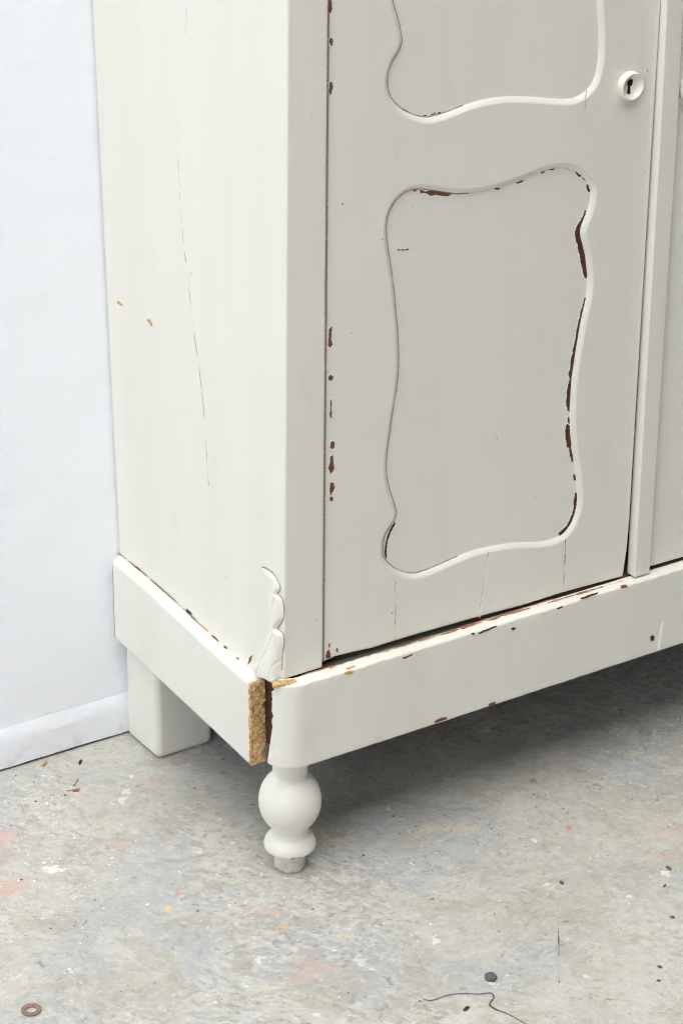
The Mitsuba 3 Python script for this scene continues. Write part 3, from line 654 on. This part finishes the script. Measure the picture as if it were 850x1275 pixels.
def specks(n, a0, a1, b0, b1, frame, parent, seed):
    g = np.random.default_rng(seed); ms = []
    for i in range(n):
        a, c = g.uniform(a0, a1), g.uniform(b0, b1); s = .0004 * np.exp(g.normal(0, .45))
        t = np.linspace(0, 2 * np.pi, 8, endpoint=False)
        ms.append(flake([(a + s * math.cos(q) * g.uniform(.6, 1.3), c + 1.3 * s * math.sin(q) * g.uniform(.6, 1.3)) for q in t], frame, .00025, .0002, seed=seed + i))
    add('small_marks', cat(*ms), 'mat_grime_shade', parent, smooth=False, kind='stuff')


specks(12, .075, .46, .25, .9, door_frame, D0, 5)
specks(7, .08, .38, .26, .85, side_frame, SP, 6)
specks(7, .02, .061, .27, .9, lambda a, c, h: [a, 0 * a + .0197 - h, c], 'wardrobe__corner_post', 8)


# ---- plinth: side board (broken off at the front) and front rail with its rounded corner
yb0, yb1 = .0637, .3815
ys = np.linspace(0, 1, 70)
prof = []                                       # (x in, z up) closed, from the outer bottom up and round
r = .0050
prof += [(.0, .0015), (.0004, .0004)][::-1]
prof += [(0, z) for z in np.linspace(.006, .1 - r, 12)]
prof += [(r * (1 - math.cos(t)), .1 - r + r * math.sin(t)) for t in np.linspace(.15, np.pi / 2, 8)]
prof += [(.0185, .1), (.0195, .099), (.0195, .001), (.0185, .0)]
rows = []
for t in ys:
    row = []
    for (px, pz) in prof:
        rag = .0022 * (meshkit.fbm(np.array([[px * 200, pz * 160, 1.0]]), 3, 21)[0] - .5) if t == 0 else 0
        y = yb0 + rag + (yb1 - yb0) * t
        edge = .0007 * (meshkit.fbm(np.array([[y * 60, pz * 30, px * 90]]), 3, 5)[0] - .5)
        sag = -.003 * math.sin(math.pi * t) * (-1)
        ztop = np.interp(y, [.0637, .0882, .152, .2142, .288, .3298, .3907], [.2215, .2222, .2245, .2278, .2316, .2326, .2330])
        zbot = .1196 + .0385 * y
        z = zbot + (ztop - zbot) * (pz / .1)
        rb = np.clip((y - (yb1 - .008)) / .008, 0, 1)                # rounded back end
        row.append((.0222 * y + px + edge + .008 * (1 - math.sqrt(max(0, 1 - rb * rb))) * (px < .01), y, z))
    rows.append(row)
P = np.array(rows)
sb = grid(P, closed_v=True)
v, f = flat_poly(sg.Polygon(P[-1][:, [0, 2]]))
sbend = trimesh.Trimesh(np.stack([v[:, 0], np.full(len(v), P[-1][:, 1].max()), v[:, 1]], -1), f, process=False)
SB = add('plinth_side_board', cat(sb, sbend), 'mat_paint', W, smooth=40, label='left plinth board broken off short at the front corner')
# the torn end: a ragged block of raw chipboard
nz_, nx_ = 120, 30
Zg, Xg = np.meshgrid(np.linspace(0, 1, nz_), np.linspace(0, 1, nx_), indexing='ij')
ed = np.minimum(Xg, 1 - Xg)
zb_, zt_ = .1214, .2222
zW = zb_ + (zt_ - zb_) * Zg
xl_ = .0006 + .0016 * (meshkit.fbm(np.stack([Zg * 22, Zg * 0, Zg * 0], -1), 3, 31) - .5)
xr_ = .0200 + .0022 * (meshkit.fbm(np.stack([Zg * 26, Zg * 0 + 5, Zg * 0], -1), 3, 32) - .5)
Xw = xl_ + (xr_ - xl_) * Xg
Yw = yb0 - .0016 - .0034 * (meshkit.fbm(np.stack([Xw * 260, Zg * 24, Zg * 0], -1), 4, 33) - .5) + .003 * (ed < .01) + .003 * ((Zg < .004) | (Zg > .996))
add('torn_end', grid(np.stack([Xw, Yw, zW], -1)), 'mat_raw', SB, smooth=False, label='torn end of the plinth board showing raw tan chipboard')
# flaked spots along the seam above the board
add('seam', ribbon(seam, .0011, seam_frame, h=.0008, gaps=.12, seed=17, jit=.0004), 'mat_crack', SB, smooth=False)
flakes(SEAMCHIPS[:1] + SEAMCHIPS[6:7], seam_frame, 'mat_brown', SB, h=.0008, amp=.0009, big=.01, grow=.8)
flakes(SEAMCHIPS[1:4] + SEAMCHIPS[5:6] + SEAMCHIPS[7:], seam_frame, 'mat_dark_brown', SB, h=.0008, amp=.0009, big=.01, grow=.8)
flakes(SEAMCHIPS[4:5], seam_frame, 'mat_tan', SB, h=.0008, amp=.0009, big=.01)

# front rail
R0, ZB, ZTOP, TH = .030, .143, .243, .0182
XR = 2 * MID
Larc = R0 * np.pi / 2


def path(s):
    """(x, y, nx, ny): along the outer face from the left tangent (0, R) round the corner and to the right."""
    s = np.asarray(s, float)
    a = np.clip(s / R0, None, np.pi / 2)        # 0 at the left side, pi/2 at the front
    x = np.where(s < Larc, R0 * (1 - np.cos(a)), R0 + (s - Larc)); y = np.where(s < Larc, R0 * (1 - np.sin(a)), 0)
    return x, y, np.where(s < Larc, -np.cos(a), 0), np.where(s < Larc, -np.sin(a), -1.0)


rt = .0022
prof = [(.0016, .0), (.0006, .0004), (.0, .0016)] + [(0, z) for z in np.linspace(.006, .1 - rt - .001, 26)]
prof += [(rt * (1 - math.cos(t)), .1 - rt + rt * math.sin(t)) for t in np.linspace(0, np.pi / 2, 7)]
prof += [(d, .1) for d in np.linspace(.006, TH - .001, 5)] + [(TH, .099), (TH, .05), (TH, .001), (TH - .001, 0)]
S1 = Larc + (XR - R0)
cols = []
for (dp, pz) in prof:
    nzv = meshkit.fbm(np.array([[pz * 180, dp * 300, 4.0]]), 4, 41)[0] - .5
    cut = math.radians(20) * R0 + .0035 * nzv
    cut -= .0075 * np.clip((.0085 - pz) / .003, 0, 1)
    if pz > .093: cut += .002
    tt_ = np.r_[np.linspace(0, .10, 40), np.linspace(.10, 1, 220)[1:]]
    s = cut + (S1 - cut) * tt_
    x, y, nx, ny = path(s)
    zt = ZB + pz - (.0016 * np.clip(x / .54, 0, 1)) * (pz / .1)
    q = np.stack([s * 55, np.full_like(s, pz * 20), np.full_like(s, dp * 50)], -1)
    e = .0007 * (meshkit.fbm(q, 3, 6) - .5)
    top_edge = ((pz > .094) & (dp < .004))
    e = e + top_edge * .0022 * (meshkit.fbm(q * 3, 4, 8) - .6)
    zt = zt + (top_edge * .0007 + .0005 * (pz < .002)) * (meshkit.fbm(q * 2.2 + 7, 3, 9) - .5)
    d = dp - e
    cols.append(np.stack([x - nx * d, y - ny * d, zt], -1))
P = np.stack(cols, 1)
rail = grid(P, closed_v=True)
c0 = P[0].mean(0)
capv = np.vstack([P[0], c0]); n_ = len(P[0])
cap = trimesh.Trimesh(capv, [[i, (i + 1) % n_, n_] for i in range(n_)], process=False)
FR = add('plinth_front_rail', cat(rail, cap), 'mat_paint', W, smooth=40, label='front plinth rail with a rounded broken left corner and chipped top edge')


def rail_frame(a, b, h): return [a, 0 * a - h, b]


def rtop_frame(a, b, h): return [a, b, ZTOP - .0016 * np.clip(a / .54, 0, 1) + h]


flakes(RAILCHIPS[3:4], rail_frame, 'mat_red_chip', FR, h=.0006, amp=.0006, big=.006)
flakes(RAILCHIPS[:3] + RAILCHIPS[4:6] + RAILCHIPS[9:10], rail_frame, 'mat_dark_brown', FR, h=.0006, amp=.0007, big=.012)
flakes(RAILCHIPS[6:9], rail_frame, 'mat_brown', FR, h=.0006, amp=.0007, big=.012)
flakes(RAILCHIPS[10:], rail_frame, 'mat_tan', FR, h=.0006, amp=.0008, big=.006)
add('scratch', flake(RAILWHITE, rail_frame, .0006, .0004), 'mat_white', FR, smooth=False, label='short bright white scratch near the right end of the rail')
clip = lambda L: [(a, min(b, TH)) for a, b in L]
flakes([clip(L) for L in RAILTOP[:1]], rtop_frame, 'mat_raw_top', FR, h=.0006, amp=.0009)
flakes([clip(L) for L in RAILTOP[1:3]], rtop_frame, 'mat_raw_top', FR, h=.0006, amp=.0011)
flakes([clip(L) for L in RAILTOP[4:]], rtop_frame, 'mat_tan', FR, h=.0006, amp=.0009)
flakes(RAILRAW, rtop_frame, 'mat_raw', FR, h=.0008, amp=.0014, name='bare_wood_patch')

add('grime_and_shade', ribbon([(.07, .0162), (.2, .0150), (.3, .0142), (.40, .0130), (.46, .0120)], .0034, rtop_frame, h=.0005, gaps=.30, seed=91), 'mat_raw_top', FR, smooth=False)

# inner corner block seen in the broken gap, and the board above it
add('corner_block', rbox(.0215, .082, .0225, .112, .1435, .2415, .0012), 'mat_dark_brown', W, label='dark brown inner block seen through the broken plinth corner')
for x0 in (2 * MID - .0195,):
    add('plinth_side_board', rbox(x0, 2 * MID, .031, .3815, .132, .232, .003), 'mat_paint', W)


# ---- carved leaf at the bottom of the corner post
poly = sg.Polygon(spline(LEAF, 260, True, 1e-7)).buffer(0)
minx, miny, maxx, maxy = poly.bounds
step = .0008
gx, gy = np.meshgrid(np.arange(minx, maxx, step), np.arange(miny, maxy, step), indexing='ij')
import shapely
inside = shapely.contains_xy(poly.buffer(-.0006), gx.ravel(), gy.ravel())
bd = np.array(poly.exterior.segmentize(.0007).coords)[:-1]
pts = np.vstack([bd, np.c_[gx.ravel(), gy.ravel()][inside]])
from scipy.spatial import Delaunay
tri = Delaunay(pts).simplices
cen = pts[tri].mean(1)
tri = tri[shapely.contains_xy(poly.buffer(1e-5), cen[:, 0], cen[:, 1])]
dist = shapely.distance(poly.exterior, shapely.points(pts))
right_edge = sg.LineString(spline(LEAF, 260, True, 1e-7)[:int(260 * 18 / 30)])
left_edge = sg.LineString(spline(LEAF, 260, True, 1e-7)[int(260 * 21.5 / 30):])
d_r = shapely.distance(sg.LineString(spline(LEAFRIGHT, 80)), shapely.points(pts)); d_l = shapely.distance(left_edge, shapely.points(pts))
zq = [.226, .238, .262, .30, .335, .362]
bulk = np.interp(pts[:, 1], zq, [.0065, .0088, .0082, .0064, .0046, .0020])
wide = np.interp(pts[:, 1], zq, [.0110, .0105, .0100, .0085, .0070, .0060])
t_ = np.clip(d_r / wide, 0, 1)
ridge = np.sin(t_ * np.pi / 2) ** .9
left_ramp = np.clip(d_l / (d_l + np.clip(d_r - wide, 0, None) + 1e-6), 0, 1) ** .85
hgt = bulk * np.where(d_r < wide, .12 + .88 * ridge, 1) * left_ramp ** .7 * np.clip(.15 + .85 * dist / .0022, 0, 1)
for cr, dep, wid in zip(CREASES, (.0013, .0011, .0014), (.0010, .0009, .0010)):
    ls = sg.LineString(spline(cr, 40)) if len(cr) > 3 else sg.LineString(cr)
    dd_ = shapely.distance(ls, shapely.points(pts))
    hgt -= np.minimum(dep * np.exp(-(dd_ / wid) ** 2), .6 * hgt)
hgt += .0007 * (meshkit.fbm(np.c_[pts * [260, 70], pts[:, :1] * 0], 3, 3) - .5) * np.clip(dist / .003, 0, 1)
lv = np.stack([.0158 + lean(pts[:, 1]) - hgt, pts[:, 0], pts[:, 1]], -1)
leaf = trimesh.Trimesh(lv, tri, process=False)
loop = np.arange(len(bd))
lo = lv[loop] + [.006, 0, 0]
leaf_side = grid(np.stack([lv[loop], lo], 1), closed_u=True)
add('carved_leaf', cat(leaf, leaf_side), 'mat_paint', W, smooth=45, label='carved leaf ornament at the bottom front corner of the side')
LFK = 'wardrobe__carved_leaf'
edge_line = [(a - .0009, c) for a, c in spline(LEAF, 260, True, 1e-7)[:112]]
add('grime_and_shade', ribbon(edge_line, .0013, lambda a, c, h: [.0157 + lean(c) - .0003, a, c], gaps=-.05, seed=77, jit=.0002), 'mat_grime_shade', LFK, smooth=False)  # dark ribbon paints the gap shadow along the right edge of the leaf
for ci, cr in enumerate(CREASES[:2]):
    pass
flakes(SIDECHIPS[2:], lambda a, b, h: [side_x(a, b) - h, a, b], 'mat_brown', SP, h=.0006, big=.004)

# ---- feet
peg = [(.0001, .0), (.0158, .0), (.0166, .0006), (.0169, .002), (.0170, .0255)]
foot = [(.0150, .0254), (.0255, .0253), (.0272, .0257), (.0280, .0268), (.0282, .0285), (.0281, .0306), (.0277, .0330), (.0268, .0354), (.0253, .0378), (.0234, .0401), (.0217, .0422), (.0207, .0442), (.0203, .0465), (.0203, .0495)]
for t in np.linspace(-.95, .98, 26):
    foot.append((.0339 * math.cos(t) , .0834 + .0339 * math.sin(t) * (1.12 if t < 0 else 1.17)))
foot = [p for p in foot if not (p[1] > .0500 and p[0] < .0203)]
foot = [p for p in foot if not (p[1] > .1 and p[0] < .0192)]
foot += [(.0189, .1175), (.0187, .1195), (.0188, .123), (.0196, .134), (.0198, .1428)]


def turned_foot(x, y, label=None):
    m = lathe(foot, 72)
    v = np.array(m.vertices)
    v += .0004 * (meshkit.fbm(v * 60, 3, 12) - .5)[:, None] * np.array([1, 1, .3])
    m.vertices = v + [x, y, 0]
    k = add('turned_foot', m, 'mat_paint', W, smooth=35, label=label)
    pm = lathe(peg, 48); pm.apply_translation([x, y, 0])
    add('peg', pm, 'mat_peg', k, smooth=35)
    return k


TF = turned_foot(.0335, .035, 'turned white foot with a ball and a flared ring')
turned_foot(2 * MID - .0335, .035)
ring_ch = []
for a, w_ in ((-2.0, .10), (-1.75, .05), (-1.2, .06), (-.75, .10)):
    t = np.linspace(a - w_, a + w_, 8)
    lo = np.stack([.0335 + .0278 * np.cos(t), .035 + .0278 * np.sin(t), .0262 + 0 * t], -1)
    hi = np.stack([.0335 + .0284 * np.cos(t), .035 + .0284 * np.sin(t), .0272 + .0006 * np.sin(t * 40)], -1)
    ring_ch.append(grid(np.stack([lo, hi], 1)))
add('small_chips', cat(*ring_ch), 'mat_brown', TF, smooth=False, kind='stuff')
add('block_foot', tm(hull_pts([(x, y, z) for x in (.0215 + .008, .0965 - .008) for y in (.3034 + .008, .3765 - .008) for z in (.008, .17)], .008, 24)), 'mat_paint', W, smooth=40, label='square off-white block used as the rear left foot')
add('block_foot', rbox(2 * MID - .0965, 2 * MID - .0215, .3034, .3755, 0, .14, .006, 16), 'mat_paint', W)

# ---------------------------------------------------------------- small things on the floor
def lump(x, y, rx, ry, rz, seed, rot=0.0):
    m = trimesh.creation.icosphere(subdivisions=3, radius=1.0)
    v = np.array(m.vertices)
    v *= (1 + .7 * (meshkit.fbm(v * 1.6 + seed * 3.1, 3, seed) - .5))[:, None]
    v *= [rx, ry, rz]
    c, s = math.cos(rot), math.sin(rot)
    v = v @ np.array([[c, s, 0], [-s, c, 0], [0, 0, 1]])
    v[:, 2] = np.maximum(v[:, 2], -.35 * rz)
    v[:, 2] -= v[:, 2].min()
    m.vertices = v + [x, y, .0002]
    return m


ro, ri, hh = .0102, .0052, .0018
wprof = [(ri, .0003), (ri + .0002, .0001), (ro - .0004, .0001), (ro, .0005), (ro, hh - .0004), (ro - .0005, hh), (ri + .0006, hh), (ri, hh - .0005), (ri, .0003)]
wm = lathe(wprof, 56); wm.invert()
wm.apply_translation([THINGS[0][0], THINGS[0][1], .0002])
add('washer', wm, 'mat_rust', smooth=40, label='rusty metal washer lying flat on the concrete at lower left', cat='washer')
add('pebble', lump(*THINGS[1], .0060, .0062, .0045, 3), 'mat_lump', smooth=60, label='dark grey round pebble beside the bend of the black thread', cat='pebble')
add('wood_chip', lump(*THINGS[2], .0048, .0021, .0012, 5, .4), 'mat_dark_brown', smooth=False, label='small brown wood chip lying below the black thread', cat='wood chip')
tp = spline(THREAD, 120)
tw = .00055 * (0.7 + 1.0 * np.exp(-((np.linspace(0, 1, 120) - .58) / .09) ** 2)) * (.75 + .5 * meshkit.noise(np.c_[np.arange(120) * .5, np.zeros(120), np.zeros(120)], 3))
add('thread', tube(np.c_[tp, .0005 + .0004 * meshkit.noise(np.c_[tp * 90, tp[:, :1] * 0], 5)], tw), 'mat_lump', smooth=True, label='thin black wavy thread lying on the concrete at the bottom', cat='thread')
crumbs = [(3, .0046, .0026, 'black oval crumb nearest the right edge on the concrete'), (4, .0014, .0036, 'thin black sliver below the oval crumb at right'), (5, .0028, .0020, 'black crumb below the thin sliver at the right edge'), (6, .0024, .0040, 'dark grey crumb in the middle of the open floor at right'),
          (7, .0019, .0032, 'dark crumb of the lower right pair, the upper one'), (8, .0015, .0026, 'dark crumb of the lower right pair, the lower one')]
for i, a, b, lab in crumbs:
    add('crumb', lump(*THINGS[i], a * .85, b * .85, .0013, i, .5 * i), 'mat_lump', smooth=60, label=lab, cat='crumb', group='dark crumbs on the floor')
add('wood_shaving', cat(lump(*THINGS[9], .0042, .0024, .0022, 2), tube([(THINGS[10][0] - .006, THINGS[10][1] - .004, .001), (THINGS[10][0], THINGS[10][1], .003), (THINGS[10][0] + .004, THINGS[10][1] + .006, .001)], .0007), tube([(THINGS[9][0], THINGS[9][1], .002), (THINGS[9][0] - .010, THINGS[9][1] + .005, .001)], .0006)),
    'mat_raw_top', smooth=60, label='curled brown wood shaving on the floor in front of the skirting', cat='wood shaving')
add('wood_chip', lump(*THINGS[22], .0055, .0022, .0022, 4, .6), 'mat_raw', smooth=False, label='tan splinter at the foot of the skirting board', cat='wood chip')
add('wood_chip', lump(*THINGS[23], .0050, .0017, .0020, 8, .9), 'mat_dark_brown', smooth=False, label='dark splinter near the skirting board', cat='wood chip')
fp = np.array(FCRACK)
add('crack', ribbon(FCRACK, .0012, lambda a, b, h: [a, b, 0 * a + .0004], gaps=.30, seed=23), 'mat_crack', 'concrete_floor', smooth=False)

# loose grit and flakes of paint over the floor
bits = {'mat_white': [], 'mat_lump': [], 'mat_raw_top': []}
tet = trimesh.creation.icosahedron()
names = list(bits)
clusters = [(-.215, .060, .022, .020, 90), (-.16, .355, .07, .012, 90), (-.06, .300, .05, .03, 40), (.10, -.03, .09, .05, 110), (.33, -.06, .10, .04, 90), (.30, .03, .13, .05, 90)]
for i in range(700):
    x, y = rng.uniform(-.42, .95), rng.uniform(-.5, .36)
    m = names[int(rng.choice(3, p=[.6, .28, .12]))]
    s = min(.0022, .0005 * np.exp(rng.normal(0, .5)))
    v = np.array(tet.vertices) * (1 + .5 * (rng.random((12, 1)) - .5)) * [s * rng.uniform(.8, 1.7), s, s * .55]
    c, sn = math.cos(i), math.sin(i)
    v = v @ np.array([[c, sn, 0], [-sn, c, 0], [0, 0, 1]])
    bits[m].append(trimesh.Trimesh(v + [x, y, s * .4], tet.faces, process=False))
for i in range(170):
    x, y = rng.normal(-.185, .045), rng.normal(.165, .05)
    s = .0005 * np.exp(rng.normal(0, .5))
    v = np.array(tet.vertices) * [s * 1.6, s, s * .5]
    if y < .36: bits['mat_white'].append(trimesh.Trimesh(v + [x, y, s * .4], tet.faces, process=False))
for cx, cy, sx, sy, n in clusters:
    for i in range(n):
        x, y = rng.normal(cx, sx), rng.normal(cy, sy)
        s = .00042 * np.exp(rng.normal(0, .5))
        m = names[int(rng.choice(3, p=[.3, .4, .3]))]
        v = np.array(tet.vertices) * (1 + .5 * (rng.random((12, 1)) - .5)) * [s * rng.uniform(.8, 2.2), s, s * .55]
        c, sn = math.cos(i), math.sin(i)
        v = v @ np.array([[c, sn, 0], [-sn, c, 0], [0, 0, 1]])
        if y < .372: bits[m].append(trimesh.Trimesh(v + [x, y, s * .4], tet.faces, process=False))
for n_, lab in (('mat_white', 'scattered white paint grit on the concrete floor'), ('mat_lump', 'scattered dark grit on the concrete floor'), ('mat_raw_top', 'scattered brown wood dust on the concrete floor')):
    add('grit', cat(*bits[n_]), n_, smooth=False, label=lab, cat='grit', kind='stuff')
